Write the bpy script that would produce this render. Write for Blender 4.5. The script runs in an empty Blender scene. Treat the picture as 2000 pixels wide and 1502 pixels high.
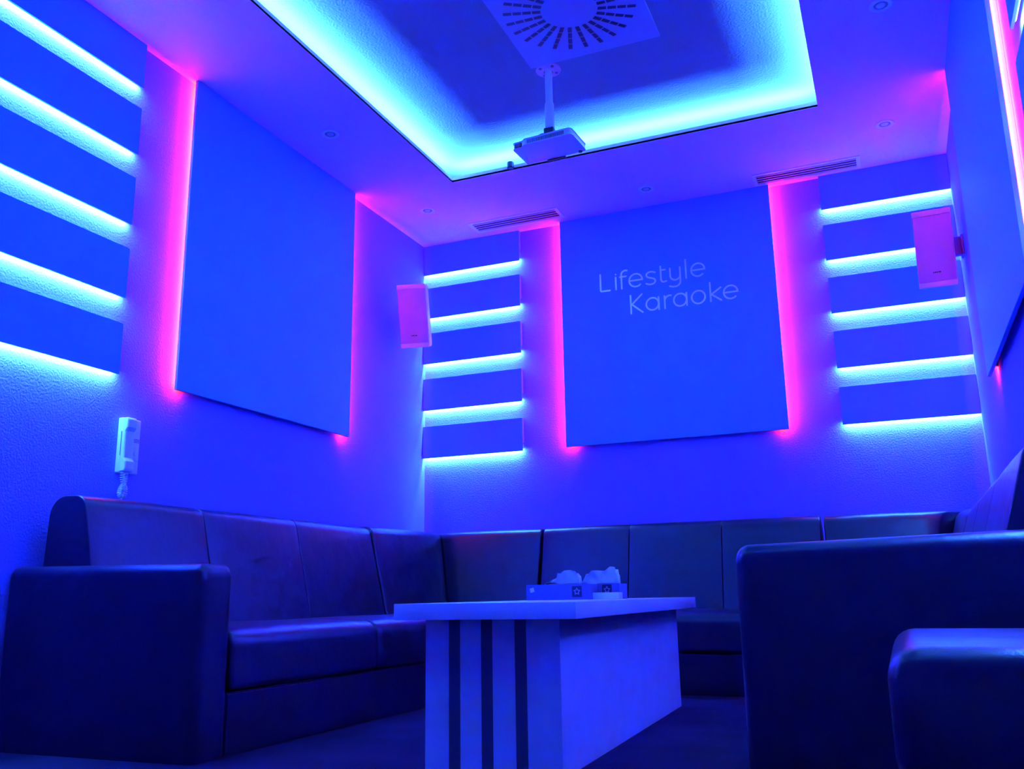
import bpy, bmesh, math, random
from mathutils import Vector, Matrix
from math import sin, cos, pi, radians

SC = bpy.context.scene
COL = SC.collection
random.seed(4)

# ------------------------------------------------------------------ camera
F_PX = 1770.6456
cam_d = bpy.data.cameras.new('camera')
cam_d.sensor_width = 36.0
cam_d.lens = 36.0 * F_PX / 2000.0
cam_d.clip_start = 0.02
cam = bpy.data.objects.new('camera', cam_d)
COL.objects.link(cam)
_r = Vector((0.92093936, 0.38939263, -0.0156232)).normalized()
_f = Vector((-0.37595967, 0.89829422, 0.22742431)).normalized()
_u = _r.cross(_f).normalized()
M = Matrix.Identity(4)
for i in range(3):
    M[i][0] = _r[i]; M[i][1] = _u[i]; M[i][2] = -_f[i]
M[0][3], M[1][3], M[2][3] = 2.92946603, -5.43364466, 0.486
cam.matrix_world = M
SC.camera = cam

# ------------------------------------------------------------------ world and exposure
w = bpy.data.worlds.new('world'); SC.world = w
w.use_nodes = True
w.node_tree.nodes['Background'].inputs[0].default_value = (0, 0, 0, 1)
w.node_tree.nodes['Background'].inputs[1].default_value = 0.0
SC.view_settings.view_transform = 'Standard'
SC.view_settings.look = 'None'
SC.view_settings.gamma = 1.0
SC.view_settings.exposure = 0.0
SC.view_settings.use_curve_mapping = False
SC.cycles.max_bounces = 12
SC.cycles.diffuse_bounces = 8
SC.cycles.glossy_bounces = 4
SC.cycles.sample_clamp_indirect = 0.0
SC.cycles.caustics_reflective = False

# LED tape: colour and power per metre
BLUE = (0.036, 0.200, 1.0)
RED = (1.0, 0.014, 0.001)
P_SLAB = 36.0
P_TRAY = 44.0
P_RED = 28.0

# ------------------------------------------------------------------ room measures
W = 3.407          # room width
FRONT = -5.75      # wall behind the camera
H = 2.936          # soffit
HU = 3.056         # raised ceiling
TX0, TX1, TY0, TY1 = 0.655, 2.770, -0.884, -4.40   # opening of the tray

# ------------------------------------------------------------------ materials
def mat(name, col, rough=0.6, bump=None, spec=0.5, metal=0.0, var=0.0, vscale=6.0, coat=0.0):
    m = bpy.data.materials.new(name); m.use_nodes = True
    nt = m.node_tree; b = nt.nodes['Principled BSDF']
    b.inputs['Base Color'].default_value = (*col, 1)
    b.inputs['Roughness'].default_value = rough
    b.inputs['Metallic'].default_value = metal
    b.inputs['Specular IOR Level'].default_value = spec
    b.inputs['Coat Weight'].default_value = coat
    tc = nt.nodes.new('ShaderNodeTexCoord')
    if var:
        n = nt.nodes.new('ShaderNodeTexNoise'); n.inputs['Scale'].default_value = vscale; n.inputs['Detail'].default_value = 5
        r = nt.nodes.new('ShaderNodeValToRGB')
        r.color_ramp.elements[0].position = 0.3; r.color_ramp.elements[1].position = 0.7
        r.color_ramp.elements[0].color = (*[c * (1 - var) for c in col], 1)
        r.color_ramp.elements[1].color = (*[min(1, c * (1 + var)) for c in col], 1)
        nt.links.new(tc.outputs['Object'], n.inputs['Vector']); nt.links.new(n.outputs['Fac'], r.inputs['Fac'])
        nt.links.new(r.outputs['Color'], b.inputs['Base Color'])
    if bump:
        prev = None
        for (sc, dist, strength) in bump:
            n = nt.nodes.new('ShaderNodeTexNoise'); n.inputs['Scale'].default_value = sc; n.inputs['Detail'].default_value = 3
            bp = nt.nodes.new('ShaderNodeBump'); bp.inputs['Strength'].default_value = strength; bp.inputs['Distance'].default_value = dist
            nt.links.new(tc.outputs['Object'], n.inputs['Vector'])
            nt.links.new(n.outputs['Fac'], bp.inputs['Height'])
            if prev: nt.links.new(prev.outputs['Normal'], bp.inputs['Normal'])
            prev = bp
        nt.links.new(prev.outputs['Normal'], b.inputs['Normal'])
    return m

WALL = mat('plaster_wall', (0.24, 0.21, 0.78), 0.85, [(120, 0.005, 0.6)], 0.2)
CEIL = mat('glow_tinted_ceiling', (0.92, 0.54, 0.80), 0.85, [(160, 0.002, 0.35)], 0.2)  # purple tint: red strip glow on the ceiling mixed into the base colour
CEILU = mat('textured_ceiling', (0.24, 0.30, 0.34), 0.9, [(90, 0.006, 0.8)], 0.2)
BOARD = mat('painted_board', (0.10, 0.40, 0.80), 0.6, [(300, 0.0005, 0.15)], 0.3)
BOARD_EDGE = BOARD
TAPE = mat('tape_housing', (0.8, 0.8, 0.8), 0.5)
CARPET = mat('carpet', (0.035, 0.022, 0.07), 0.95, [(400, 0.004, 0.8)], 0.1, var=0.25, vscale=3.0)
LEATHER = mat('leather', (0.010, 0.004, 0.038), 0.33, [(9, 0.02, 0.22), (260, 0.0008, 0.35)], 0.6, var=0.06, vscale=3)
TABLE = mat('table_laminate', (0.82, 0.82, 0.84), 0.28, None, 0.5, var=0.05, vscale=220)
TABLE_SIDE = mat('table_side', (0.70, 0.70, 0.72), 0.5, None, 0.4, var=0.04, vscale=12)
STRIPE = mat('table_stripe', (0.10, 0.09, 0.13), 0.45)
SPK = mat('speaker_shell', (0.80, 0.76, 0.80), 0.45)
FRONTW = mat('front_wall_paint', (0.35, 0.40, 0.70), 0.8)
CAPP = mat('glow_tinted_cap', (0.88, 0.66, 0.80), 0.45)  # white plastic, red strip light on the front put into its pink tint
GRILLE = mat('glow_tinted_grille', (0.62, 0.34, 0.55), 0.6, [(900, 0.001, 0.6)])  # red light falling on the grille is coloured in as pink
DARK = mat('dark_plastic', (0.03, 0.03, 0.05), 0.4)
MIDP = mat('grey_plastic', (0.16, 0.15, 0.2), 0.4)
WHITEP = mat('white_plastic', (0.80, 0.80, 0.80), 0.35)
GREYM = mat('painted_metal', (0.55, 0.55, 0.58), 0.35, metal=0.2)
BRACKET = mat('bracket_plastic', (0.05, 0.06, 0.30), 0.5)
FLANGE = mat('glow_tinted_flange', (0.62, 0.40, 0.52), 0.35, metal=0.3)  # pink is the red light on its underside, put into the colour
VENTM = mat('vent_blade', (0.62, 0.45, 0.60), 0.4)
DUCT = mat('duct', (0.10, 0.09, 0.12), 0.8)
PLATE = mat('diffuser_plate', (0.30, 0.38, 0.48), 0.5)
TISSUE = mat('tissue_paper', (0.90, 0.90, 0.90), 0.9, [(60, 0.003, 0.3)])
CARD = mat('box_card', (0.10, 0.13, 0.34), 0.55)
LABELD = mat('label_ink', (0.03, 0.03, 0.09), 0.6)
LABELP = mat('label_pale', (0.30, 0.30, 0.42), 0.6)
STICK = mat('sticker', (0.85, 0.85, 0.85), 0.6)
LETTER = bpy.data.materials.new('letter_paint'); LETTER.use_nodes = True
_b = LETTER.node_tree.nodes['Principled BSDF']
_b.inputs['Base Color'].default_value = (0.95, 0.95, 0.95, 1); _b.inputs['Roughness'].default_value = 0.42; _b.inputs['Metallic'].default_value = 1.0

# ------------------------------------------------------------------ helpers
def link_mesh(name, bm, m, parent=None, smooth=False, mats=None):
    me = bpy.data.meshes.new(name)
    bmesh.ops.recalc_face_normals(bm, faces=bm.faces)
    bm.to_mesh(me); bm.free()
    for mm in (mats or [m]): me.materials.append(mm)
    if smooth:
        for p in me.polygons: p.use_smooth = True
    o = bpy.data.objects.new(name, me); COL.objects.link(o)
    if parent: o.parent = parent
    return o

def auto_smooth(o, ang=35):
    me = o.data
    for p in me.polygons: p.use_smooth = True
    me.set_sharp_from_angle(angle=radians(ang))
    return o

def tag(o, label=None, cat=None, group=None, kind=None):
    if label: o['label'] = label
    if cat: o['category'] = cat
    if group: o['group'] = group
    if kind: o['kind'] = kind
    return o

def empty(name, loc, rot=(0, 0, 0)):
    o = bpy.data.objects.new(name, None); COL.objects.link(o)
    o.location = loc; o.rotation_euler = rot; o.empty_display_size = 0.05
    return o

def box(bm, x0, x1, y0, y1, z0, z1, bev=0.0, seg=3, mi=0, mtx=None):
    v = [bm.verts.new((x, y, z)) for x in (x0, x1) for y in (y0, y1) for z in (z0, z1)]
    fs = []
    for idx in ((0, 1, 3, 2), (4, 6, 7, 5), (0, 4, 5, 1), (2, 3, 7, 6), (0, 2, 6, 4), (1, 5, 7, 3)):
        f = bm.faces.new([v[i] for i in idx]); f.material_index = mi; fs.append(f)
    geom = v
    if bev > 0:
        es = list({e for f in fs for e in f.edges})
        r = bmesh.ops.bevel(bm, geom=es, offset=bev, segments=seg, profile=0.5, affect='EDGES')
        geom = list({vv for f in r['faces'] for vv in f.verts})
        for f in r['faces']: f.material_index = mi
    if mtx is not None:
        bmesh.ops.transform(bm, matrix=mtx, verts=list(set(geom)))
    return geom

def cyl(bm, p0, p1, r0, r1=None, n=24, cap=True):
    r1 = r0 if r1 is None else r1
    p0, p1 = Vector(p0), Vector(p1)
    d = (p1 - p0).normalized()
    a = d.orthogonal().normalized(); b = d.cross(a)
    A = [bm.verts.new(p0 + (a * cos(2 * pi * i / n) + b * sin(2 * pi * i / n)) * r0) for i in range(n)]
    B = [bm.verts.new(p1 + (a * cos(2 * pi * i / n) + b * sin(2 * pi * i / n)) * r1) for i in range(n)]
    for i in range(n): bm.faces.new((A[i], A[(i + 1) % n], B[(i + 1) % n], B[i]))
    if cap: bm.faces.new(A[::-1]); bm.faces.new(B)

def tube(bm, pts, r, n=10, cap=True):
    pts = [Vector(p) for p in pts]
    rings = []
    ref = None
    for i, p in enumerate(pts):
        t = (pts[min(i + 1, len(pts) - 1)] - pts[max(i - 1, 0)]).normalized()
        if ref is None: ref = t.orthogonal().normalized()
        a = (ref - t * ref.dot(t)).normalized(); ref = a; b = t.cross(a)
        rings.append([bm.verts.new(p + (a * cos(2 * pi * k / n) + b * sin(2 * pi * k / n)) * r) for k in range(n)])
    for A, B in zip(rings, rings[1:]):
        for k in range(n): bm.faces.new((A[k], A[(k + 1) % n], B[(k + 1) % n], B[k]))
    if cap: bm.faces.new(rings[0][::-1]); bm.faces.new(rings[-1])

def lathe(bm, prof, n=32, c=(0, 0, 0)):
    rings = []
    for r, z in prof:
        rings.append([bm.verts.new((c[0] + r * cos(2 * pi * k / n), c[1] + r * sin(2 * pi * k / n), c[2] + z)) for k in range(n)])
    for A, B in zip(rings, rings[1:]):
        for k in range(n): bm.faces.new((A[k], A[(k + 1) % n], B[(k + 1) % n], B[k]))
    return rings

def round_poly(pts, rad, seg=6):
    out = []
    n = len(pts)
    for i in range(n):
        p = Vector(pts[i]); a = Vector(pts[i - 1]) - p; b = Vector(pts[(i + 1) % n]) - p
        r = rad[i] if isinstance(rad, (list, tuple)) else rad
        if r <= 0: out.append(p); continue
        ang = a.angle(b); t = r / math.tan(ang / 2)
        t = min(t, a.length * 0.48, b.length * 0.48); rr = t * math.tan(ang / 2)
        A = p + a.normalized() * t; B = p + b.normalized() * t
        c = p + (a.normalized() + b.normalized()).normalized() * (rr / sin(ang / 2))
        a0 = A - c; b0 = B - c; th = a0.angle(b0)
        for k in range(seg + 1):
            s = k / seg
            out.append(c + (a0 * sin((1 - s) * th) + b0 * sin(s * th)) / max(sin(th), 1e-6))
    return out

def densify(pts, mx):
    out = []
    for i in range(len(pts)):
        a, b = pts[i], pts[(i + 1) % len(pts)]
        k = max(1, int((b - a).length / mx))
        for j in range(k): out.append(a.lerp(b, j / k))
    return out

def offset_poly(pts, d):
    n = len(pts); out = []
    area = sum(pts[i].x * pts[(i + 1) % n].y - pts[(i + 1) % n].x * pts[i].y for i in range(n))
    s = 1 if area > 0 else -1
    for i in range(n):
        t = (pts[(i + 1) % n] - pts[i - 1]).normalized()
        nrm = Vector((-t.y, t.x)) * s
        out.append(pts[i] + nrm * d)
    return out

def sweep(bm, prof, place, e, steps, end0=None, end1=None, bulge=0.0, wrinkle=None):
    """prof: closed list of (depth, z); place(t, d, z) -> xyz; t in 0..1 along the run; e: rounding inset list"""
    secs = []
    q = 5
    ts = []
    L = steps['L']
    if end0: 
        for k in range(q + 1):
            a = pi / 2 * k / q; ts.append((e * (1 - cos(pi / 2 - a + 0)) * 0 + e * (1 - sin(pi / 2 - (pi / 2 - a))) * 0 + e * (1 - cos(a)), e * (1 - sin(a))))
    else: ts.append((0, 0))
    m = steps.get('n', 10)
    a0 = e if end0 else 0; a1 = L - e if end1 else L
    for k in range(1, m): ts.append((a0 + (a1 - a0) * k / m, 0))
    if end1:
        for k in range(q + 1):
            a = pi / 2 * (1 - k / q); ts.append((L - e * (1 - cos(a)), e * (1 - sin(a))))
    else: ts.append((L, 0))
    for (s, ins) in ts:
        bl = bulge * sin(pi * s / L) if bulge else 0
        P = offset_poly(prof, ins - bl)
        secs.append([bm.verts.new(place(s, p.x, p.y)) for p in P])
    n = len(prof)
    for A, B in zip(secs, secs[1:]):
        for k in range(n): bm.faces.new((A[k], A[(k + 1) % n], B[(k + 1) % n], B[k]))
    bm.faces.new(secs[0][::-1]); bm.faces.new(secs[-1])

# ------------------------------------------------------------------ LED tape
def led(name, parent, p0, p1, direction, power, color, housing=True, size=0.006, label=None, spread=180):
    """tape from p0 to p1 that shines towards direction (all in the parent's space)"""
    p0, p1, d = Vector(p0), Vector(p1), Vector(direction).normalized()
    L = (p1 - p0).length; mid = (p0 + p1) / 2
    ax = (p1 - p0).normalized()
    z = -d; x = ax; y = z.cross(x)
    R = Matrix((x, y, z)).transposed().to_4x4(); R.translation = mid
    bm = bmesh.new()
    box(bm, -L / 2, L / 2, -0.005, 0.005, 0.0006, 0.004)
    bmesh.ops.transform(bm, matrix=R, verts=bm.verts)
    o = link_mesh(name, bm, TAPE, parent)
    if label: o['label'] = label
    ld = bpy.data.lights.new('led_light', 'AREA'); ld.shape = 'RECTANGLE'
    ld.size = L; ld.size_y = size; ld.energy = power * L; ld.color = color; ld.spread = radians(spread)
    lo = bpy.data.objects.new('led_light', ld); COL.objects.link(lo)
    lo.parent = o; lo.matrix_local = R
    return o

# ------------------------------------------------------------------ the room shell
def structure(name, bm, m):
    o = link_mesh(name, bm, m); o['kind'] = 'structure'; return o
T = 0.12
bm = bmesh.new(); box(bm, -T, W + T, FRONT - T, T, -0.1, 0.0); structure('floor', bm, CARPET)
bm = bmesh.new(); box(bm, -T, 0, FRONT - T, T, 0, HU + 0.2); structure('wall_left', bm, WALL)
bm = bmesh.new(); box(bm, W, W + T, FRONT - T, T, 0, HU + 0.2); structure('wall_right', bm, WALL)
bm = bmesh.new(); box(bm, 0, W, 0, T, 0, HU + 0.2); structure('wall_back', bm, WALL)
bm = bmesh.new(); box(bm, 0, W, FRONT - T, FRONT, 0, HU + 0.2); structure('wall_front', bm, FRONTW)
# soffit ring with a thin lip round the opening, recess behind it
REC = 0.22
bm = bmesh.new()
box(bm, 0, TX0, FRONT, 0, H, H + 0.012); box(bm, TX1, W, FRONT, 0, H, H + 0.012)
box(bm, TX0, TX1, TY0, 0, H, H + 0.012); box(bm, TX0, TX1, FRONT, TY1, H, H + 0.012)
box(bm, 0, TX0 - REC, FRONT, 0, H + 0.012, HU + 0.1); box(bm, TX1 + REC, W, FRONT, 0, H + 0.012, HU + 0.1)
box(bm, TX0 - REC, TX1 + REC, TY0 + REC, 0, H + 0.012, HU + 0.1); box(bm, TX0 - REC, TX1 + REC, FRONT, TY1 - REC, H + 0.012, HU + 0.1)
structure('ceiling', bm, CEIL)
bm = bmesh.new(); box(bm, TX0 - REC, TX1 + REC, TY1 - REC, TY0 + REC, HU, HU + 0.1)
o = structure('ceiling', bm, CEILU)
# the lip: a small trim of the tray edge
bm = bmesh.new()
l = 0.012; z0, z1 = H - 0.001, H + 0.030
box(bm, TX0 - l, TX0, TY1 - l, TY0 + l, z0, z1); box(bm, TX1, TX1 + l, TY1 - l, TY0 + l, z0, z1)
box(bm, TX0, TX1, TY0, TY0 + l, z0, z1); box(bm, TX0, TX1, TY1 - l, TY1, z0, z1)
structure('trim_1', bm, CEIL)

# tape on the ledge of the tray: four runs
s = 0.05; zt = H + 0.020
runs = [((TX0 - s, TY1, zt), (TX0 - s, TY0, zt), (0.25, 0, 1), 'left edge'),
        ((TX1 + s, TY1, zt), (TX1 + s, TY0, zt), (-0.25, 0, 1), 'right edge'),
        ((TX0, TY0 + s, zt), (TX1, TY0 + s, zt), (0, -0.25, 1), 'back edge'),
        ((TX0, TY1 - s, zt), (TX1, TY1 - s, zt), (0, 0.25, 1), 'front edge')]
for a, b, d, wh in runs:
    o = led('led_strip', None, a, b, d, P_TRAY, BLUE)
    tag(o, 'bright blue light strip hidden along the %s of the ceiling tray' % wh, 'light strip', 'light strips of the ceiling tray')

# ------------------------------------------------------------------ wall boards with light under each
TOPS = [H, 2.618, 2.286, 1.958, 1.624]
BOTS = [2.719, 2.396, 2.067, 1.736, 1.406]
QS = 0.029
RANK = ['topmost', 'second from the top', 'middle', 'second from the bottom', 'lowest']

def wall_frame(side, s):
    """matrix: local x runs along the wall, local y points into the room, z up"""
    if side == 'left':  # along +y, into +x
        return Matrix(((0, 1, 0, 0), (1, 0, 0, s), (0, 0, 1, 0), (0, 0, 0, 1)))
    if side == 'right':
        return Matrix(((0, -1, 0, W), (1, 0, 0, s), (0, 0, 1, 0), (0, 0, 0, 1)))
    return Matrix(((1, 0, 0, s), (0, -1, 0, 0), (0, 0, 1, 0), (0, 0, 0, 1)))

def slab(side, a, b, k, where, group, end_lo, end_hi):
    """end_lo / end_hi: True where that end of the board is free"""
    z1, z0 = TOPS[k], BOTS[k]
    F = wall_frame(side, 0)
    L0, L1 = a, b
    bm = bmesh.new()
    g = 0.055; ft = 0.009   # groove height and front thickness
    prof = [(0, z1), (QS, z1), (QS, z0), (QS - ft, z0), (QS - ft, z0 + g), (0, z0 + g)]
    A = [bm.verts.new((L0, d, z)) for d, z in prof]; B = [bm.verts.new((L1, d, z)) for d, z in prof]
    n = len(prof)
    for i in range(n): bm.faces.new((A[i], A[(i + 1) % n], B[(i + 1) % n], B[i]))
    bm.faces.new(A); bm.faces.new(B[::-1])
    bmesh.ops.transform(bm, matrix=F, verts=bm.verts)
    bmesh.ops.translate(bm, verts=bm.verts, vec=-(F @ Vector(((a + b) / 2, 0, z0))))
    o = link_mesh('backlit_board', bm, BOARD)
    org = F @ Vector(((a + b) / 2, 0, z0)); o.location = org
    tag(o, '%s of five long boards lit from beneath, %s' % (RANK[k], where), 'wall board', group)
    ins0 = 0.012 if end_lo else 0.004; ins1 = 0.012 if end_hi else 0.004
    p0 = F @ Vector((L0 + ins0, 0.015, z0 + 0.014)) - org; p1 = F @ Vector((L1 - ins1, 0.015, z0 + 0.014)) - org
    dv = (F.to_3x3() @ Vector((0, -0.75, -1)))
    led('led_strip', o, p0, p1, dv, P_SLAB, BLUE, label='blue light strip under the board')
    return o

for k in range(5):
    slab('left', -3.65, -2.707, k, 'left wall', 'lit boards on the left wall', True, True)
for k in range(5):
    slab('back', 0.001, 0.735, k, 'left end of back wall', 'lit boards at the left of the back wall', False, True)
for k in range(5):
    slab('back', 2.700, W - 0.001, k, 'right end of back wall', 'lit boards at the right of the back wall', True, False)
for k in range(5):
    slab('right', -3.65, -2.712, k, 'right wall', 'lit boards on the right wall', True, True)

# ------------------------------------------------------------------ big square panels with red light behind both sides
def big_panel(side, a, b, label, name='backlit_square_board'):
    F = wall_frame(side, 0)
    z0, z1, P, th = 1.404, H, 0.042, 0.016
    org = F @ Vector(((a + b) / 2, 0, z0))
    bm = bmesh.new()
    box(bm, a, b, P - th, P, z0, z1 - 0.0005, 0.0012, 1)
    bmesh.ops.transform(bm, matrix=F, verts=bm.verts)
    bmesh.ops.translate(bm, verts=bm.verts, vec=-org)
    root = empty(name, org)
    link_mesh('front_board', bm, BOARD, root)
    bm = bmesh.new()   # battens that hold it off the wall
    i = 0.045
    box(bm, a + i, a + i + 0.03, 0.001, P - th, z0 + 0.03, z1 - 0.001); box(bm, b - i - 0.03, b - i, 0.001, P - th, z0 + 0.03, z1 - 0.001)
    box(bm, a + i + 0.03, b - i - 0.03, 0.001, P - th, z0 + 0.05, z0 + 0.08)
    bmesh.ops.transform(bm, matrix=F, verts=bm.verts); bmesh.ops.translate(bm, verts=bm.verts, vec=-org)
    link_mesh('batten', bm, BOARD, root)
    for (s, d) in ((a + i - 0.004, -1), (b - i + 0.004, 1)):
        p0 = F @ Vector((s + d * 0.004, 0.0245, z0 + 0.012)) - org; p1 = F @ Vector((s + d * 0.004, 0.0245, z1 - 0.004)) - org
        dv = F.to_3x3() @ Vector((d * 0.10, -1.0, 0))
        led('led_strip', root, p0, p1, dv, P_RED, RED, label='red light strip behind the panel edge')
    tag(root, label, 'wall panel', 'large backlit panels')
    return root, org, P
big_panel('left', -2.392, -0.999, 'large plain square panel on the left wall with red light glowing from its sides')
bp_root, bp_org, bp_P = big_panel('back', 1.038, 2.407, 'large panel on the back wall with white lettering and red light at its sides')
big_panel('right', -2.425, -0.985, 'large plain panel on the right wall seen edge on, red light behind it')

# lettering
def arc(cx, cz, r, a0, a1, n=20, rz=None):
    rz = r if rz is None else rz
    return [(cx + r * cos(radians(a0 + (a1 - a0) * i / n)), cz + rz * sin(radians(a0 + (a1 - a0) * i / n))) for i in range(n + 1)]
def e_shape(cx, cz, r): return [[(cx - r, cz)] + [(cx + r, cz)] + arc(cx, cz, r, 0, 312, 34)[1:]]
base1, base2 = 2.402, 2.232
R0 = 0.0430
words = [('lettering_lifestyle', [
    [(1.309, 2.517), (1.309, 2.408), (1.313, 2.403), (1.371, 2.402)],
    [(1.412, 2.402), (1.412, 2.484)], [(1.4125, 2.503), (1.4125, 2.505)],
    [(1.450, 2.402), (1.450, 2.498)] + [(1.450 + 0.028 - 0.028 * cos(radians(t)), 2.498 + 0.024 * sin(radians(t))) for t in (20, 40, 60, 80, 95)] + [(1.489, 2.520)],
    [(1.440, 2.482), (1.481, 2.482)]] + e_shape(1.544, 2.4455, R0) + [
    [(1.671, 2.479)] + [(1.655, 2.4855), (1.640, 2.487), (1.625, 2.483), (1.616, 2.475), (1.615, 2.464), (1.621, 2.454), (1.634, 2.448), (1.650, 2.443), (1.664, 2.437), (1.671, 2.428), (1.671, 2.418), (1.663, 2.408), (1.650, 2.403), (1.632, 2.403), (1.612, 2.411)],
    [(1.708, 2.512), (1.708, 2.426), (1.711, 2.415), (1.718, 2.408), (1.728, 2.407), (1.741, 2.410)], [(1.696 + 0.010, 2.487), (1.737, 2.487)],
    [(1.768, 2.489), (1.768, 2.445)] + arc(1.7995, 2.440, 0.0315, 180, 360, 16) + [(1.831, 2.489)],
    [(1.831, 2.445), (1.831, 2.398)] + arc(1.7985, 2.398, 0.0325, 0, -95, 10) + [(1.780, 2.366), (1.762, 2.372)],
    [(1.868, 2.532), (1.868, 2.410)]] + e_shape(1.943, 2.4535, R0 - 0.001)),
    ('lettering_karaoke', [
    [(1.505, 2.347), (1.505, 2.226)], [(1.580, 2.347), (1.512, 2.286), (1.580, 2.227)],
    arc(1.645, 2.272, 0.0400, 0, 360, 36), [(1.686, 2.312), (1.686, 2.231)],
    [(1.724, 2.312), (1.724, 2.231)], [(1.724, 2.280)] + arc(1.7575, 2.279, 0.0335, 180, 90, 8)[0:] + [(1.766, 2.312)],
    arc(1.822, 2.274, 0.0405, 0, 360, 36), [(1.863, 2.314), (1.863, 2.233)],
    arc(1.936, 2.275, 0.0415, 0, 360, 36),
    [(2.011, 2.357), (2.011, 2.236)], [(2.075, 2.318), (2.017, 2.280), (2.075, 2.236)]] + e_shape(2.134, 2.279, R0 - 0.001))]
for nm, strokes in words:
    bm = bmesh.new()
    hw, n = 0.0054, 8
    for si, st in enumerate(strokes):
        y = -(bp_P + 0.0005 + 0.00005 * (si % 4))
        pts = [Vector(p) for p in st]
        # remove duplicates
        q = [pts[0]]
        for p in pts[1:]:
            if (p - q[-1]).length > 1e-5: q.append(p)
        pts = q
        Lf, Rt = [], []
        closed = (pts[0] - pts[-1]).length < 1e-3 and len(pts) > 5
        m = len(pts)
        for i, p in enumerate(pts):
            if closed: t = (pts[(i + 1) % (m - 1)] - pts[(i - 1) % (m - 1)]).normalized(); sc = 1
            else:
                ta = (p - pts[i - 1]).normalized() if i > 0 else (pts[1] - p).normalized()
                tb = (pts[i + 1] - p).normalized() if i < m - 1 else ta
                t = (ta + tb).normalized() if (ta + tb).length > 1e-6 else ta
                sc = min(2.0, 1 / max(0.3, t.dot(ta)))
            nn = Vector((-t.y, t.x)) * hw * sc
            Lf.append(p + nn); Rt.append(p - nn)
        if closed:
            out = None
            vA = [bm.verts.new((p.x, y, p.y)) for p in Lf[:-1]]; vB = [bm.verts.new((p.x, y, p.y)) for p in Rt[:-1]]
            for i in range(m - 1): bm.faces.new((vA[i], vA[(i + 1) % (m - 1)], vB[(i + 1) % (m - 1)], vB[i]))
        else:
            vA = [bm.verts.new((p.x, y, p.y)) for p in Lf]; vB = [bm.verts.new((p.x, y, p.y)) for p in Rt]
            for i in range(m - 1): bm.faces.new((vA[i], vA[i + 1], vB[i + 1], vB[i]))
            for (i, sg) in ((0, -1), (m - 1, 1)):   # round ends
                t = (pts[1] - pts[0]).normalized() if i == 0 else (pts[-1] - pts[-2]).normalized()
                a = math.atan2(t.y, t.x) + (pi if i == 0 else 0)
                ring = [bm.verts.new((pts[i].x + hw * cos(a - pi / 2 + pi * k / n), y - 0.00002, pts[i].y + hw * sin(a - pi / 2 + pi * k / n))) for k in range(n + 1)]
                bm.faces.new(ring)
    ex = bmesh.ops.extrude_face_region(bm, geom=bm.faces[:])
    bmesh.ops.translate(bm, verts=[g for g in ex['geom'] if isinstance(g, bmesh.types.BMVert)], vec=(0, -0.001, 0))
    bmesh.ops.translate(bm, verts=bm.verts, vec=-bp_org)
    o = link_mesh(nm, bm, LETTER, bp_root)
    o['label'] = 'white rounded lettering reading ' + nm.split('_')[1].capitalize()

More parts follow.
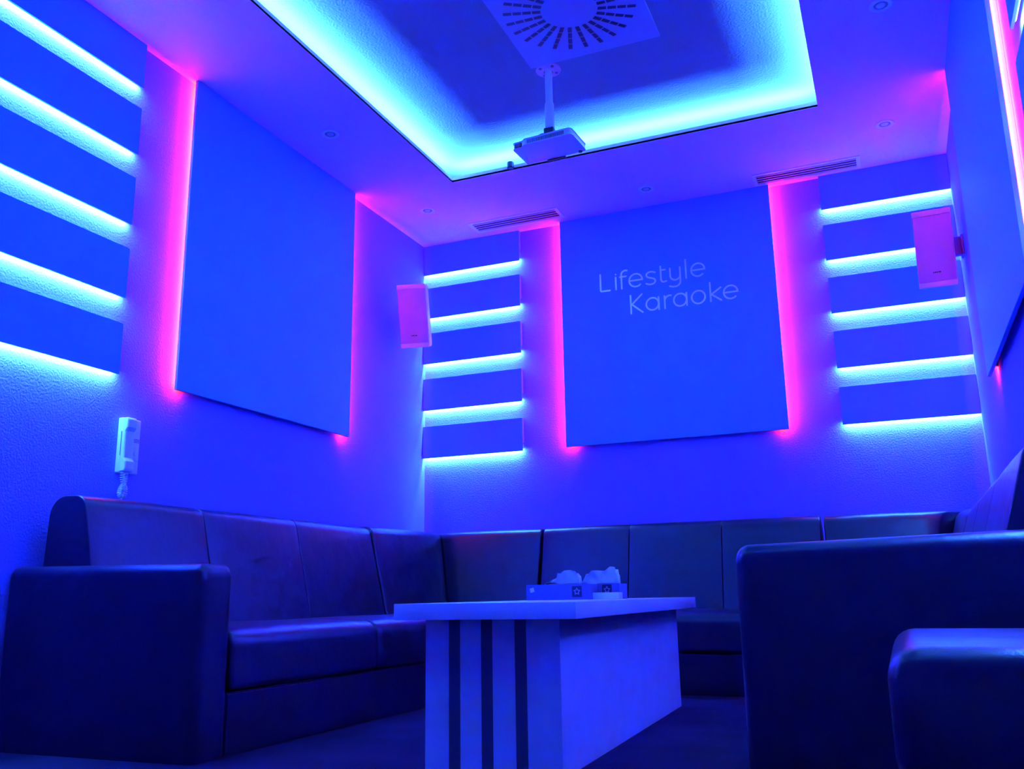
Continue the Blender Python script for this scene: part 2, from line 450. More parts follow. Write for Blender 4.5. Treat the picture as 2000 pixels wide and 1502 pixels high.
# ------------------------------------------------------------------ speakers
def speaker(c, yaw, pit, wallx, label):
    """front face centre c; yaw turns it, pit tips it downwards"""
    w_, h_, d_ = 0.186, 0.407, 0.15
    root = empty('loudspeaker', c)
    n = Vector((sin(yaw) * cos(pit), -cos(yaw) * cos(pit), -sin(pit)))
    a = Vector((cos(yaw), sin(yaw), 0)); b = a.cross(-n).normalized()
    if b.z < 0: b = -b
    R = Matrix((a, -n, b)).transposed().to_4x4()   # local x right, y backwards, z up
    bm = bmesh.new()   # cabinet: trapezoid in plan, sloping back at top and bottom
    pl = [(-w_ / 2, 0), (w_ / 2, 0), (w_ / 2 + 0.006, 0.05), (w_ / 2 - 0.022, d_), (-w_ / 2 + 0.045, d_), (-w_ / 2 + 0.006, 0.05)]
    pl = [Vector(p) for p in pl]
    cap = 0.030
    zs = [(-h_ / 2 + 0.002, 0.985), (-h_ / 2 + 0.03, 1.0), (h_ / 2 - 0.03, 1.0), (h_ / 2 - 0.002, 0.985)]
    rings = []
    for z, s in zs:
        rings.append([bm.verts.new((p.x * s, 0.012 + p.y * (1.0 if abs(z) < h_ / 2 - 0.02 else 0.86), z)) for p in pl])
    for A, B in zip(rings, rings[1:]):
        for i in range(6): bm.faces.new((A[i], A[(i + 1) % 6], B[(i + 1) % 6], B[i]))
    bm.faces.new(rings[0][::-1]); bm.faces.new(rings[-1])
    bmesh.ops.bevel(bm, geom=bm.edges[:], offset=0.004, segments=2, affect='EDGES')
    bmesh.ops.transform(bm, matrix=R, verts=bm.verts)
    auto_smooth(link_mesh('cabinet', bm, SPK, root))
    bm = bmesh.new(); box(bm, -w_ / 2 + 0.002, w_ / 2 - 0.002, 0.003, 0.0125, -h_ / 2 + cap, h_ / 2 - cap, 0.003, 2)
    bmesh.ops.transform(bm, matrix=R, verts=bm.verts); auto_smooth(link_mesh('grille', bm, GRILLE, root))
    for sg in (-1, 1):
        bm = bmesh.new()
        z0, z1 = sorted((sg * (h_ / 2 - cap + 0.001), sg * h_ / 2))
        box(bm, -w_ / 2, w_ / 2, 0.0, 0.013, z0, z1, 0.004, 2)
        bmesh.ops.transform(bm, matrix=R, verts=bm.verts); auto_smooth(link_mesh('end_cap', bm, CAPP, root))
    bm = bmesh.new()
    for k, (x0, ww) in enumerate([(-0.019, 0.007), (-0.010, 0.008), (0.000, 0.007), (0.009, 0.010)]):
        box(bm, x0, x0 + ww, 0.0018, 0.0032, -0.128, -0.1215 if k % 2 else -0.1225)
    bmesh.ops.transform(bm, matrix=R, verts=bm.verts); link_mesh('badge', bm, DARK, root)
    # bracket from the back of the cabinet to the wall
    bm = bmesh.new()
    back = R @ Vector((0, d_ - 0.01, 0.0))
    wl = Vector((wallx - c[0], back.y + (0.12 if wallx < 1 else 0.02), back.z + 0.0))
    sg = 1 if wl.x > 0 else -1
    box(bm, wl.x - 0.012 if sg > 0 else wl.x, wl.x if sg > 0 else wl.x + 0.012, wl.y - 0.04, wl.y + 0.04, wl.z - 0.055, wl.z + 0.055, 0.003, 2)
    link_mesh('wall_plate', bm, BRACKET, root)
    bm = bmesh.new(); xa, xb = sorted((back.x, wl.x - 0.006 * sg)); box(bm, xa, xb, wl.y - 0.022, wl.y + 0.010, wl.z - 0.052, wl.z + 0.052, 0.004, 2); auto_smooth(link_mesh('bracket_arm', bm, BRACKET, root))
    tag(root, label, 'speaker', 'wall speakers')
    return root
speaker((0.2, -0.545, 2.246), 0.238, 0.325, 0.0, 'white loudspeaker tilted down on the left wall beside the back corner')
speaker((W - 0.15, -0.423, 2.235), -0.02, 0.317, W, 'white loudspeaker tilted down on the right wall in the back corner')

# ------------------------------------------------------------------ ceiling fittings
def downlight(x, y, label):
    root = empty('downlight', (x, y, H))
    bm = bmesh.new(); lathe(bm, [(0.030, 0.0008), (0.030, -0.003), (0.034, -0.005), (0.044, -0.005), (0.048, -0.002), (0.048, 0.0008)], 40)
    auto_smooth(link_mesh('trim_ring', bm, WHITEP, root))
    bm = bmesh.new(); lathe(bm, [(0.029, -0.0005), (0.026, -0.0015), (0.021, -0.0015), (0.019, -0.0005)], 32)
    link_mesh('inner_ring', bm, MIDP, root)
    bm = bmesh.new(); rg = lathe(bm, [(0.0195, -0.0006), (0.018, -0.003), (0.012, -0.0042), (0.004, -0.0046)], 28); bm.faces.new(rg[-1])
    auto_smooth(link_mesh('lens', bm, GREYM, root))
    tag(root, label, 'ceiling light', 'unlit round downlights')
downlight(0.319, -1.686, 'small unlit round downlight above the big panel of the left wall')
downlight(0.325, -0.585, 'small unlit round downlight in the back left corner of the ceiling')
downlight(1.705, -0.299, 'small unlit round downlight between the two air grilles')
downlight(3.087, -0.543, 'small unlit round downlight in the back right corner of the ceiling')
downlight(3.091, -1.647, 'small unlit round downlight at the right of the tray, at the top of the photo')

def air_grille(x0, x1, y0, y1, label):
    root = empty('air_grille', ((x0 + x1) / 2, (y0 + y1) / 2, H))
    w_, d_ = (x1 - x0) / 2, (y1 - y0) / 2
    f = 0.022
    bm = bmesh.new()
    zt, zb = 0.0005, -0.006
    for bx in ((-w_, w_, -d_, -d_ + f), (-w_, w_, d_ - f, d_), (-w_, -w_ + f, -d_ + f, d_ - f), (w_ - f, w_, -d_ + f, d_ - f)):
        box(bm, *bx, zb, zt)
    link_mesh('frame', bm, WHITEP, root)
    bm = bmesh.new(); box(bm, -w_ + f, w_ - f, -d_ + f, d_ - f, -0.0012, 0.0004); link_mesh('duct_opening', bm, DUCT, root)
    n = 4
    for k in range(n):
        yc = -d_ + f + (2 * d_ - 2 * f) * (k + 0.5) / n
        bm = bmesh.new()
        box(bm, -w_ + f, w_ - f, -0.0115, 0.0115, -0.001, 0.001, mtx=Matrix.Translation((0, yc, -0.0055)) @ Matrix.Rotation(radians(12), 4, 'X'))
        link_mesh('slat', bm, VENTM, root)
    tag(root, label, 'air vent', 'ceiling air grilles')
air_grille(0.468, 1.103, -0.282, -0.112, 'long slatted air grille in the ceiling, the one nearer the left corner')
air_grille(2.332, 2.946, -0.218, -0.056, 'long slatted air grille in the ceiling, the one nearer the right corner')

# square swirl diffuser
root = empty('ceiling_diffuser', (1.807, -1.985, HU))
bm = bmesh.new(); box(bm, -0.328, 0.328, -0.328, 0.328, -0.012, 0.0, 0.003, 2); link_mesh('plate', bm, PLATE, root)
bm = bmesh.new()
N = 24
for k in range(N):
    a = 2 * pi * k / N + 0.05
    for j in range(4):
        r0 = 0.128 + j * 0.044
        m = Matrix.Rotation(a, 4, 'Z')
        box(bm, r0, r0 + 0.038, -0.0095, 0.0095, -0.0128, -0.0118, mtx=Matrix.Translation((0, -0.035, 0)) @ m)
o = link_mesh('slots', bm, DARK, root); o['label'] = 'dark radiating slots'
tag(root, 'square metal ceiling diffuser with a ring of dark radiating slots', 'air vent')

# projector with its pole
px, py = 1.55, -1.60
root = empty('projector', (px, py, HU))
bm = bmesh.new()
rg = lathe(bm, [(0.012, 0), (0.062, 0), (0.064, -0.004), (0.062, -0.008), (0.028, -0.009), (0.024, -0.016)], 40)
for p in bm.faces[:]: pass
auto_smooth(link_mesh('ceiling_flange', bm, FLANGE, root))
for k in range(4):
    a = pi / 4 + k * pi / 2
    bm = bmesh.new(); lathe(bm, [(0.0, -0.0125), (0.007, -0.012), (0.0085, -0.0085), (0.0085, -0.007)], 14, (0.045 * cos(a), 0.045 * sin(a), 0))
    auto_smooth(link_mesh('screw', bm, MIDP, root))
bm = bmesh.new(); cyl(bm, (0, 0, -0.01), (0, 0, -0.19), 0.0185, n=28); auto_smooth(link_mesh('upper_pole', bm, WHITEP, root))
bm = bmesh.new(); lathe(bm, [(0.0185, -0.185), (0.023, -0.195), (0.023, -0.325), (0.019, -0.33)], 28); auto_smooth(link_mesh('lower_pole', bm, WHITEP, root))
bm = bmesh.new(); box(bm, -0.028, 0.022, -0.018, 0.018, -0.358, -0.326, 0.005, 2); box(bm, -0.016, 0.016, -0.022, 0.022, -0.394, -0.356, 0.002, 1)
auto_smooth(link_mesh('swivel_joint', bm, DARK, root))
# body; front (lens side) faces the near end of the room
B = Matrix.Translation((-0.012, 0.022, -0.411)) @ Matrix.Diagonal((1, 1, 0.66, 1)) @ Matrix.Rotation(radians(-3.5), 4, 'Z')
bm = bmesh.new()
pl = round_poly([(-0.165, 0.095), (-0.165, -0.088), (-0.110, -0.088), (-0.094, -0.104), (0.158, -0.104), (0.158, 0.095)], [0.006, 0.018, 0.01, 0.01, 0.022, 0.012], 5)
def loft(bm, pl, zs):
    rg = []
    for z, ins in zs: rg.append([bm.verts.new((p.x, p.y, z)) for p in offset_poly(pl, ins)])
    n = len(pl)
    for A, C in zip(rg, rg[1:]):
        for i in range(n): bm.faces.new((A[i], A[(i + 1) % n], C[(i + 1) % n], C[i]))
    bm.faces.new(rg[0][::-1]); bm.faces.new(rg[-1])
loft(bm, pl, [(-0.028, 0.008), (-0.026, 0.003), (-0.023, 0.0), (-0.0215, 0.0), (-0.021, 0.004), (0.020, 0.004), (0.0205, 0.0), (0.024, 0.0), (0.029, 0.003), (0.031, 0.010)])
bmesh.ops.transform(bm, matrix=B, verts=bm.verts); auto_smooth(link_mesh('body', bm, WHITEP, root), 40)
bm = bmesh.new(); box(bm, -0.150, -0.112, -0.0865, -0.080, -0.018, 0.016, 0.002, 2, mtx=B)
lens_o = link_mesh('lens_window', bm, DARK, root)
bm = bmesh.new()
lm = B @ Matrix.Translation((-0.131, -0.086, 0)) @ Matrix.Rotation(radians(90), 4, 'X')
rg = lathe(bm, [(0.014, 0.0), (0.014, 0.002), (0.011, 0.0025), (0.0, 0.001)], 20); bmesh.ops.transform(bm, matrix=lm, verts=bm.verts)
auto_smooth(link_mesh('lens', bm, MIDP, root))
bm = bmesh.new()
for k in range(32):
    x = -0.078 + k * 0.0062
    box(bm, x, x + 0.0034, -0.1012, -0.0985, -0.015, 0.015, mtx=B)
o = link_mesh('vent', bm, DARK, root); o['label'] = 'dark slotted air vent along the front'
bm = bmesh.new(); box(bm, -0.055, 0.045, 0.090, 0.105, -0.034, -0.012, 0.004, 2, mtx=B); link_mesh('plug', bm, DARK, root)
bm = bmesh.new(); cyl(bm, B @ Vector((0.13, 0.08, -0.027)), B @ Vector((0.13, 0.08, -0.036)), 0.010, n=16); link_mesh('foot', bm, DARK, root)
bm = bmesh.new()
pts = []
for t in range(13):
    s_ = t / 12
    pts.append((-0.02 - 0.075 * s_, 0.0 - 0.01 * s_, -0.350 + 0.012 * sin(pi * s_) * 1.6 - 0.044 * s_))
tube(bm, pts, 0.0032, 8); auto_smooth(link_mesh('cable', bm, DARK, root))
tag(root, 'white projector hanging from a ceiling pole inside the blue lit tray', 'projector')

# small dark cylinder on the tray edge
bm = bmesh.new()
rg = lathe(bm, [(0.0, 0.020), (0.019, 0.020), (0.021, 0.016), (0.021, -0.014), (0.018, -0.018), (0.0, -0.018)], 24)
bmesh.ops.remove_doubles(bm, verts=bm.verts, dist=1e-5)
o = auto_smooth(link_mesh('ceiling_sensor', bm, DARK)); o.location = (1.046, TY0 - 0.0185, 2.956)
tag(o, 'small dark cylinder fixed on the back edge of the ceiling tray', 'sensor')

# ------------------------------------------------------------------ intercom handset
root = empty('intercom_handset', (0.0, -2.617, 1.118))
bm = bmesh.new(); box(bm, 0, 0.028, -0.048, 0.052, -0.115, 0.115, 0.006, 3); auto_smooth(link_mesh('wall_base', bm, WHITEP, root))
bm = bmesh.new()
pf = [Vector(p) for p in [(0.029, -0.112), (0.056, -0.112), (0.060, -0.100), (0.060, -0.070), (0.050, -0.055), (0.050, 0.055), (0.060, 0.070), (0.060, 0.103), (0.054, 0.113), (0.029, 0.113)]]
pf = round_poly(pf, 0.006, 3)
secs = []
for y, ins in ((-0.052, 0.004), (-0.049, 0.001), (-0.046, 0), (-0.008, 0), (-0.004, 0.001), (-0.001, 0.004)):
    secs.append([bm.verts.new((p.x, y, p.y)) for p in offset_poly(pf, ins)])
for A, C in zip(secs, secs[1:]):
    for i in range(len(pf)): bm.faces.new((A[i], A[(i + 1) % len(pf)], C[(i + 1) % len(pf)], C[i]))
bm.faces.new(secs[0][::-1]); bm.faces.new(secs[-1])
auto_smooth(link_mesh('handset', bm, WHITEP, root))
bm = bmesh.new(); box(bm, 0.0282, 0.0300, -0.0535, -0.051, -0.045, 0.055); link_mesh('gap_line', bm, MIDP, root)
bm = bmesh.new(); box(bm, 0.028, 0.031, 0.006, 0.046, -0.060, 0.010, 0.002, 2); auto_smooth(link_mesh('faceplate', bm, WHITEP, root))
bm = bmesh.new()
for k in range(3): box(bm, 0.028, 0.0295, 0.006, 0.046, 0.018 + 0.006 * k, 0.0205 + 0.006 * k)
link_mesh('sound_slots', bm, MIDP, root)
bm = bmesh.new(); cyl(bm, (0.030, 0.026, -0.030), (0.035, 0.026, -0.030), 0.009, n=18); auto_smooth(link_mesh('button', bm, WHITEP, root))
bm = bmesh.new()
path = []
ctrl = [(0.040, -0.038, -0.112), (0.034, -0.034, -0.135), (0.030, -0.022, -0.160), (0.028, -0.008, -0.180), (0.026, -0.010, -0.205), (0.026, -0.024, -0.214), (0.026, -0.036, -0.200), (0.026, -0.030, -0.178), (0.024, -0.014, -0.158), (0.020, -0.004, -0.135), (0.018, -0.002, -0.114)]
def cr(P, t):
    n = len(P) - 1; i = min(int(t * n), n - 1); u = t * n - i
    p0, p1, p2, p3 = [Vector(P[max(0, min(n, i + j))]) for j in (-1, 0, 1, 2)]
    return 0.5 * ((2 * p1) + (p2 - p0) * u + (2 * p0 - 5 * p1 + 4 * p2 - p3) * u * u + (3 * p1 - p0 - 3 * p2 + p3) * u ** 3)
turns = 32; NS = turns * 10
for i in range(NS + 1):
    t = i / NS; c = cr(ctrl, t); tn = (cr(ctrl, min(1, t + 0.01)) - cr(ctrl, max(0, t - 0.01))).normalized()
    a = tn.cross(Vector((1, 0, 0))).normalized(); b = tn.cross(a)
    ang = 2 * pi * turns * t
    path.append(c + (a * cos(ang) + b * sin(ang)) * 0.0080)
tube(bm, path, 0.0021, 6); auto_smooth(link_mesh('coiled_cord', bm, WHITEP, root))
tag(root, 'white wall intercom handset with a coiled cord above the left sofa', 'intercom')

# ------------------------------------------------------------------ sofas
def back_profile(ztop, sh=0.0):
    pts = [(0.395 - sh * 0.6, 0.30), (0.262 - sh, ztop - 0.004), (0.098 - sh * 0.4, ztop), (0.075 - sh * 0.3, 0.30)]
    return densify(round_poly(pts, [0.02, 0.055, 0.075, 0.02], 6), 0.06)
def seat_profile(front, z1=0.405, z0=0.198):
    pts = [(0.25, z0), (0.25, z1 - 0.008), (front - 0.30, z1), (front, z1 - 0.012), (front + 0.004, z0)]
    return densify(round_poly(pts, [0.02, 0.03, 0.3, 0.060, 0.025], 7), 0.06)
def place_side(side, s0, sgn=1):
    """run along a wall: returns place(s,d,z) with s from s0 in direction sgn"""
    if side == 'left': return lambda s, d, z: (d, s0 + sgn * s, z)
    if side == 'right': return lambda s, d, z: (W - d, s0 + sgn * s, z)
    return lambda s, d, z: (s0 + sgn * s, -d, z)

def run(name, parent, prof, side, a, b, e=0.012, bulge=0.006, n=10, ends=(True, True), place=None):
    bm = bmesh.new()
    sweep(bm, prof, place or place_side(side, a, 1), e, {'L': b - a, 'n': n}, end0=ends[0], end1=ends[1], bulge=bulge)
    return auto_smooth(link_mesh(name, bm, LEATHER, parent), 50)

def plinth(parent, side, a, b, front, z0=0.0, z1=0.195):
    bm = bmesh.new()
    pl = place_side(side, a, 1)
    L = b - a
    v = [bm.verts.new(pl(s, d, z)) for s in (0, L) for d in (0.06, front) for z in (z0, z1)]
    for idx in ((0, 1, 3, 2), (4, 6, 7, 5), (0, 4, 5, 1), (2, 3, 7, 6), (0, 2, 6, 4), (1, 5, 7, 3)): bm.faces.new([v[i] for i in idx])
    bmesh.ops.bevel(bm, geom=bm.edges[:], offset=0.006, segments=2, affect='EDGES')
    return auto_smooth(link_mesh('plinth', bm, LEATHER, parent))

def arm(parent, side, y0, y1, front, ztop, rise):
    """box arm with rounded edges; top climbs a little towards the wall"""
    bm = bmesh.new()
    sx = (lambda d: d) if side == 'left' else (lambda d: W - d)
    d0, d1 = 0.004, front
    prof = round_poly([(y0, 0.0), (y0, ztop), (y1, ztop), (y1, 0.0)], [0.0, 0.036, 0.036, 0.0], 7)
    prof = densify(prof, 0.09)
    n = 14
    secs = []
    q = 6
    ts = [(d1 - 0.034 * (1 - sin(pi / 2 * k / q)) if False else d1 - 0.034 + 0.034 * cos(pi / 2 * (k / q)), 0.034 * (1 - cos(pi / 2 * (1 - k / q))) ) for k in range(q + 1)]
    # front rounding: inset shrinks while leaving the face
    ts = [(d1 - 0.034 * (1 - cos(pi / 2 * k / q)), 0.034 * (1 - sin(pi / 2 * k / q))) for k in range(q + 1)]
    ts += [(d1 - 0.034 - (d1 - 0.034 - d0 - 0.03) * k / n, 0) for k in range(1, n)]
    ts += [(d0 + 0.03 * (1 - sin(pi / 2 * k / q)), 0.03 * (1 - cos(pi / 2 * k / q))) for k in range(q + 1)]
    yc = (y0 + y1) / 2; hw = (y1 - y0) / 2
    for d, ins in ts:
        r = rise * (1 - (d - d0) / (d1 - d0))
        sec = []
        for p in prof:
            yy = yc + (p.x - yc) * (hw - ins) / hw
            zz = p.y * (ztop - ins + r) / ztop
            sec.append(bm.verts.new((sx(d), yy, max(0, zz))))
        secs.append(sec)
    m = len(prof)
    for A, C in zip(secs, secs[1:]):
        for i in range(m): bm.faces.new((A[i], A[(i + 1) % m], C[(i + 1) % m], C[i]))
    bm.faces.new(secs[0][::-1]); bm.faces.new(secs[-1])
    return auto_smooth(link_mesh('arm', bm, LEATHER, parent), 50)

ZL, ZB, ZR = 0.868, 0.888, 0.822
GRP = 'modules of the long U shaped leather sofa'
# left sofa
root = empty('sofa_module', (0.45, -2.05, 0)); L_ = root
def reparent(root):
    loc = root.location.copy()
    for c in [o for o in bpy.data.objects if o.parent == root]:
        c.data.transform(Matrix.Translation(-loc))
F_L = 0.880
for a, b in ((-3.035, -2.429), (-2.427, -1.789), (-1.787, -1.116)):
    run('backrest', root, back_profile(ZL), 'left', a, b, e=0.006, bulge=0.002)
for a, b in ((-2.944, -2.036), (-2.033, -1.118)):
    run('seat', root, seat_profile(F_L), 'left', a, b, e=0.016, bulge=0.004, n=16)
plinth(root, 'left', -2.955, -1.112, F_L - 0.006)
arm(root, 'left', -3.107, -2.948, F_L, 0.604, 0.012)
reparent(root)
tag(root, 'dark leather sofa with a square arm along the left wall', 'sofa', GRP)
# left corner
root = empty('sofa_module', (0.45, -0.55, 0))
bp = back_profile(ZL + 0.008)
def mitre_left(s0, end):   # run from s0 (free end) along +y to the plane y = -d
    return lambda s, d, z: (d, s0 + (s / 1.0) * ((-d) - s0), z + 0.010 * s)
def mitre_back(x1):
    return lambda s, d, z: (d + (s / 1.0) * (x1 - d), -d, z + 0.010)
bm = bmesh.new()
def mitre_run(name, parent, pf, place, free_end):
    bm = bmesh.new()
    secs = []; q = 5; e = 0.014
    Lr = 0.8
    ts = []
    m = 8
    for k in range(q + 1): ts.append((e * (1 - cos(pi / 2 * k / q)) / Lr, e * (1 - sin(pi / 2 * k / q))))
    for k in range(1, m): ts.append((e / Lr + (1 - e / Lr - 0.03) * k / m, 0))
    ts.append((0.985, 0.002)); ts.append((1.0, 0.010))
    for s, ins in ts:
        bl = 0.004 * sin(pi * s)
        P = offset_poly(pf, ins - bl)
        secs.append([bm.verts.new(place(s if free_end == 0 else 1 - s, p.x, p.y)) for p in P])
    n = len(pf)
    for A, C in zip(secs, secs[1:]):
        for i in range(n): bm.faces.new((A[i], A[(i + 1) % n], C[(i + 1) % n], C[i]))
    bm.faces.new(secs[0][::-1]); bm.faces.new(secs[-1])
    return auto_smooth(link_mesh(name, bm, LEATHER, parent), 50)
mitre_run('backrest', root, bp, mitre_left(-1.098, 0), 0)
mitre_run('backrest', root, bp, mitre_back(0.942), 1)
bm = bmesh.new(); box(bm, 0.25, 0.884, -1.104, -0.25, 0.198, 0.403, 0.03, 4); box(bm, 0.80, 0.942, -0.815, -0.25, 0.198, 0.403, 0.03, 4)
auto_smooth(link_mesh('seat', bm, LEATHER, root), 50)
bm = bmesh.new(); box(bm, 0.06, 0.874, -1.104, -0.06, 0.0, 0.195, 0.006, 2); box(bm, 0.80, 0.942, -0.809, -0.06, 0.0, 0.195, 0.006, 2); auto_smooth(link_mesh('plinth', bm, LEATHER, root))
reparent(root)
tag(root, 'dark leather corner sofa piece in the back left corner', 'sofa', GRP)
# back sofa
root = empty('sofa_module', (1.75, -0.45, 0))
F_B = 0.815
for a, b in ((0.958, 1.4896), (1.4904, 2.0206), (2.0214, 2.546)):
    run('backrest', root, back_profile(ZB), 'back', a, b, e=0.006, bulge=0.002)
for a, b in ((0.952, 1.672), (1.674, 2.546)):
    run('seat', root, seat_profile(F_B), 'back', a, b, e=0.016, bulge=0.004, n=14)
plinth(root, 'back', 0.952, 2.546, F_B - 0.006)
reparent(root)
tag(root, 'dark leather sofa without arms along the back wall behind the table', 'sofa', GRP)
# right corner
root = empty('sofa_module', (W - 0.45, -0.55, 0))
bp = back_profile(ZR, 0.07); bp2 = back_profile(ZB - 0.004)
mitre_run('backrest', root, bp, (lambda s, d, z: (W - d, -1.098 + s * ((-d) + 1.098), z + 0.06 * s * max(0, z - 0.3) / 0.52)), 0)
mitre_run('backrest', root, bp2, (lambda s, d, z: (W - d + s * (2.566 - (W - d)), -d, z)), 1)
bm = bmesh.new(); box(bm, 2.560, W - 0.25, -1.104, -0.25, 0.198, 0.403, 0.03, 4); auto_smooth(link_mesh('seat', bm, LEATHER, root), 50)
bm = bmesh.new(); box(bm, 2.560, W - 0.06, -1.104, -0.06, 0.0, 0.195, 0.006, 2); auto_smooth(link_mesh('plinth', bm, LEATHER, root))
reparent(root)
tag(root, 'dark leather corner sofa piece in the back right corner', 'sofa', GRP)
# right sofa
root = empty('sofa_module', (W - 0.45, -2.1, 0))
F_R = 0.847
for a, b in ((-3.110, -2.429), (-2.427, -1.789), (-1.787, -1.116)):
    run('backrest', root, back_profile(ZR, 0.07), 'right', a, b, e=0.006, bulge=0.002)
for a, b in ((-3.044, -2.096), (-2.093, -1.118)):
    run('seat', root, seat_profile(F_R), 'right', a, b, e=0.016, bulge=0.004, n=16)
plinth(root, 'right', -3.05, -1.112, F_R - 0.006)
arm(root, 'right', -3.205, -3.046, F_R, 0.597, 0.018)
reparent(root)
tag(root, 'dark leather sofa along the right wall, its square arm nearest the camera', 'sofa', GRP)

# leather pouf
root = empty('leather_pouf', (3.128, -3.86, 0))
bm = bmesh.new(); box(bm, -0.226, 0.226, -0.33, 0.31, 0.02, 0.250, 0.012, 3); auto_smooth(link_mesh('body', bm, LEATHER, root))
bm = bmesh.new(); box(bm, -0.230, 0.230, -0.335, 0.315, 0.245, 0.418, 0.040, 6)
bmesh.ops.subdivide_edges(bm, edges=bm.edges[:], cuts=1, use_grid_fill=True)
auto_smooth(link_mesh('seat', bm, LEATHER, root), 50)
for sx in (-1, 1):
    for sy in (-1, 1):
        bm = bmesh.new(); cyl(bm, (sx * 0.18, sy * 0.27, 0), (sx * 0.18, sy * 0.27, 0.022), 0.02, n=16); link_mesh('foot', bm, DARK, root)
tag(root, 'low dark leather pouf in front of the right sofa arm', 'pouf')

# ------------------------------------------------------------------ coffee table
th = 0.036
bw, bl = 0.416, 1.721
org = Vector((1.963, -1.236, 0))
root = empty('coffee_table', org, (0, 0, th))
# local frame: x to the right, y negative towards the camera, origin = rear right foot of the base
TB = 0.423; TT = 0.469
bm = bmesh.new()
ST = [(0.180, 0.267), (0.424, 0.510), (0.674, 0.760)]
rec = 0.004
xs = [0] + [v for s_ in ST for v in s_] + [1]
X = [-bw + bw * v for v in xs]
# body behind and the front strips between the recesses
box(bm, -bw, 0, -bl + rec, 0, 0.0, TB)
for i in (0, 2, 4, 6): box(bm, X[i], X[i + 1], -bl, -bl + rec, 0.0, TB)
link_mesh('base', bm, TABLE_SIDE, root)
for i in (1, 3, 5):
    bm = bmesh.new(); box(bm, X[i], X[i + 1], -bl + 0.0015, -bl + rec, 0.0, TB); o = link_mesh('stripe', bm, STRIPE, root); o['label'] = 'dark vertical stripe in the table base'
bm = bmesh.new(); box(bm, -bw - 0.063, 0.075, -bl - 0.084, 0.086, TB, TT, 0.0015, 2); auto_smooth(link_mesh('tabletop', bm, TABLE, root))
tag(root, 'long white table with a solid base that has three dark stripes', 'table')

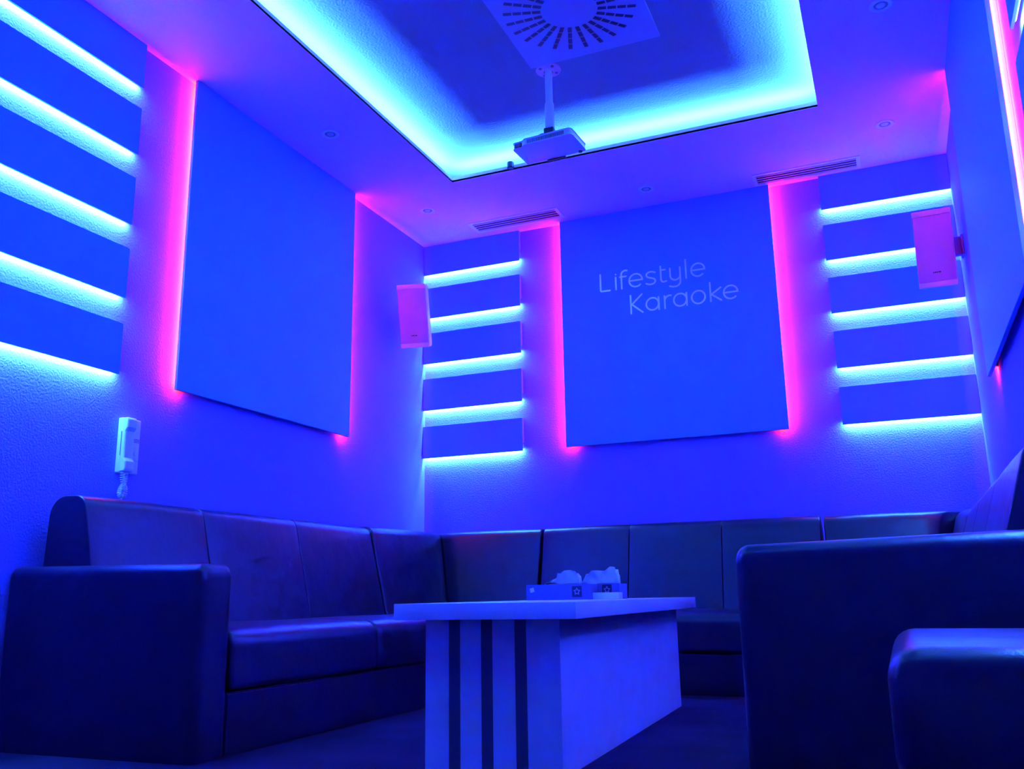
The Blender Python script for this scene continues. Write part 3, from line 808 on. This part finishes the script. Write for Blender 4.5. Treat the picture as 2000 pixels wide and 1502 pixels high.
# ------------------------------------------------------------------ tissue boxes
def star_pts(r, ri, n=5, rot=pi / 2):
    return [((r if k % 2 == 0 else ri) * cos(rot + k * pi / n), (r if k % 2 == 0 else ri) * sin(rot + k * pi / n)) for k in range(2 * n)]
def tissue_box(loc, rz, w_, d_, h_, label, star_x, star_z, sticker, profile, tname):
    root = empty('tissue_box', loc, (0, 0, rz))
    bm = bmesh.new(); box(bm, -w_ / 2, w_ / 2, 0, d_, 0, h_, 0.0012, 1); link_mesh('carton', bm, CARD, root)
    bm = bmesh.new(); box(bm, star_x - 0.020, star_x + 0.020, -0.0008, 0.0002, star_z - 0.021, star_z + 0.021)
    sq = link_mesh('printed_square', bm, LABELD, root)
    bm = bmesh.new()
    O = star_pts(0.0155, 0.0085); I = star_pts(0.0095, 0.0045)
    vo = [bm.verts.new((star_x + x, -0.0014, star_z + z)) for x, z in O]; vi = [bm.verts.new((star_x + x, -0.0014, star_z + z)) for x, z in I]
    for k in range(10): bm.faces.new((vo[k], vo[(k + 1) % 10], vi[(k + 1) % 10], vi[k]))
    ex = bmesh.ops.extrude_face_region(bm, geom=bm.faces[:]); bmesh.ops.translate(bm, verts=[g for g in ex['geom'] if isinstance(g, bmesh.types.BMVert)], vec=(0, 0.0007, 0))
    s_ = link_mesh('star', bm, LABELP, sq)
    if sticker:
        bm = bmesh.new(); box(bm, -0.0085, 0.0085, -0.0012, 0.0, -0.0085, 0.0085, mtx=Matrix.Translation((sticker[0], 0, sticker[1])) @ Matrix.Rotation(radians(-14), 4, 'Y'))
        link_mesh('sticker', bm, STICK, root)
    bm = bmesh.new()   # slot in the lid
    box(bm, -0.07, 0.07, d_ * 0.35, d_ * 0.65, h_ - 0.0006, h_ + 0.0005); link_mesh('slot', bm, LABELD, root)
    # the tissue: folded sheets rising from the slot
    rnd = random.Random(len(tname) * 7 + 1)
    bm = bmesh.new()
    xs = [p[0] for p in profile]; 
    n = 46
    def prof(x):
        for (a, za), (b, zb) in zip(profile, profile[1:]):
            if a <= x <= b: return za + (zb - za) * (x - a) / max(1e-6, b - a)
        return 0
    for layer, (yoff, scale, ph) in enumerate(((0.0, 1.0, 0.3), (0.012, 0.86, 1.7))):
        rows = 9
        grid = []
        for i in range(n + 1):
            x = xs[0] + (xs[-1] - xs[0]) * i / n
            top = max(0.001, prof(x) * scale)
            colv = []
            for j in range(rows + 1):
                v = j / rows
                # lean outwards at the ends, ripple as folds
                fold = 0.009 * sin(x * 95 + ph + v * 3.0) * v + 0.003 * sin(x * 170 - v * 5 + ph * 2) * v
                base_x = x * (0.90 + 0.10 * v)
                yy = d_ * 0.5 + yoff + fold - 0.020 * v * v * (1 - layer * 1.8)
                colv.append(bm.verts.new((base_x, yy, h_ + top * v)))
            grid.append(colv)
        for i in range(n):
            for j in range(rows): bm.faces.new((grid[i][j], grid[i + 1][j], grid[i + 1][j + 1], grid[i][j + 1]))
    ex = bmesh.ops.extrude_face_region(bm, geom=bm.faces[:]); bmesh.ops.translate(bm, verts=[g for g in ex['geom'] if isinstance(g, bmesh.types.BMVert)], vec=(0, 0.0006, 0))
    link_mesh('tissue', bm, TISSUE, root, smooth=True)
    tag(root, label, 'tissue box', 'tissue boxes on the table')
    return root
tissue_box((1.665, -1.985, TT), 0.01, 0.262, 0.115, 0.060, 'tissue box with a small white sticker, the nearer one on the table', 0.082, 0.031, (-0.106, 0.039),
           [(-0.062, 0.001), (-0.040, 0.014), (-0.020, 0.024), (-0.016, 0.026), (-0.0155, 0.044), (0.004, 0.043), (0.024, 0.054), (0.040, 0.055), (0.066, 0.049), (0.078, 0.032), (0.079, 0.001)], 'near')
tissue_box((1.752, -1.862, TT), 0.0, 0.262, 0.115, 0.060, 'tissue box standing half hidden behind the nearer tissue box', 0.080, 0.036, None,
           [(-0.040, 0.001), (-0.020, 0.040), (-0.006, 0.044), (0.005, 0.053), (0.030, 0.054), (0.060, 0.052), (0.088, 0.068), (0.106, 0.066), (0.100, 0.045), (0.112, 0.040), (0.113, 0.001)], 'farther')
bm = bmesh.new(); box(bm, -0.054, 0.054, -0.03, 0.03, 0.0, 0.026, 0.003, 2)
o = auto_smooth(link_mesh('paper_packet', bm, STICK)); o.location = (1.846, -1.905, TT)
tag(o, 'small white packet lying in front of the farther tissue box', 'packet')
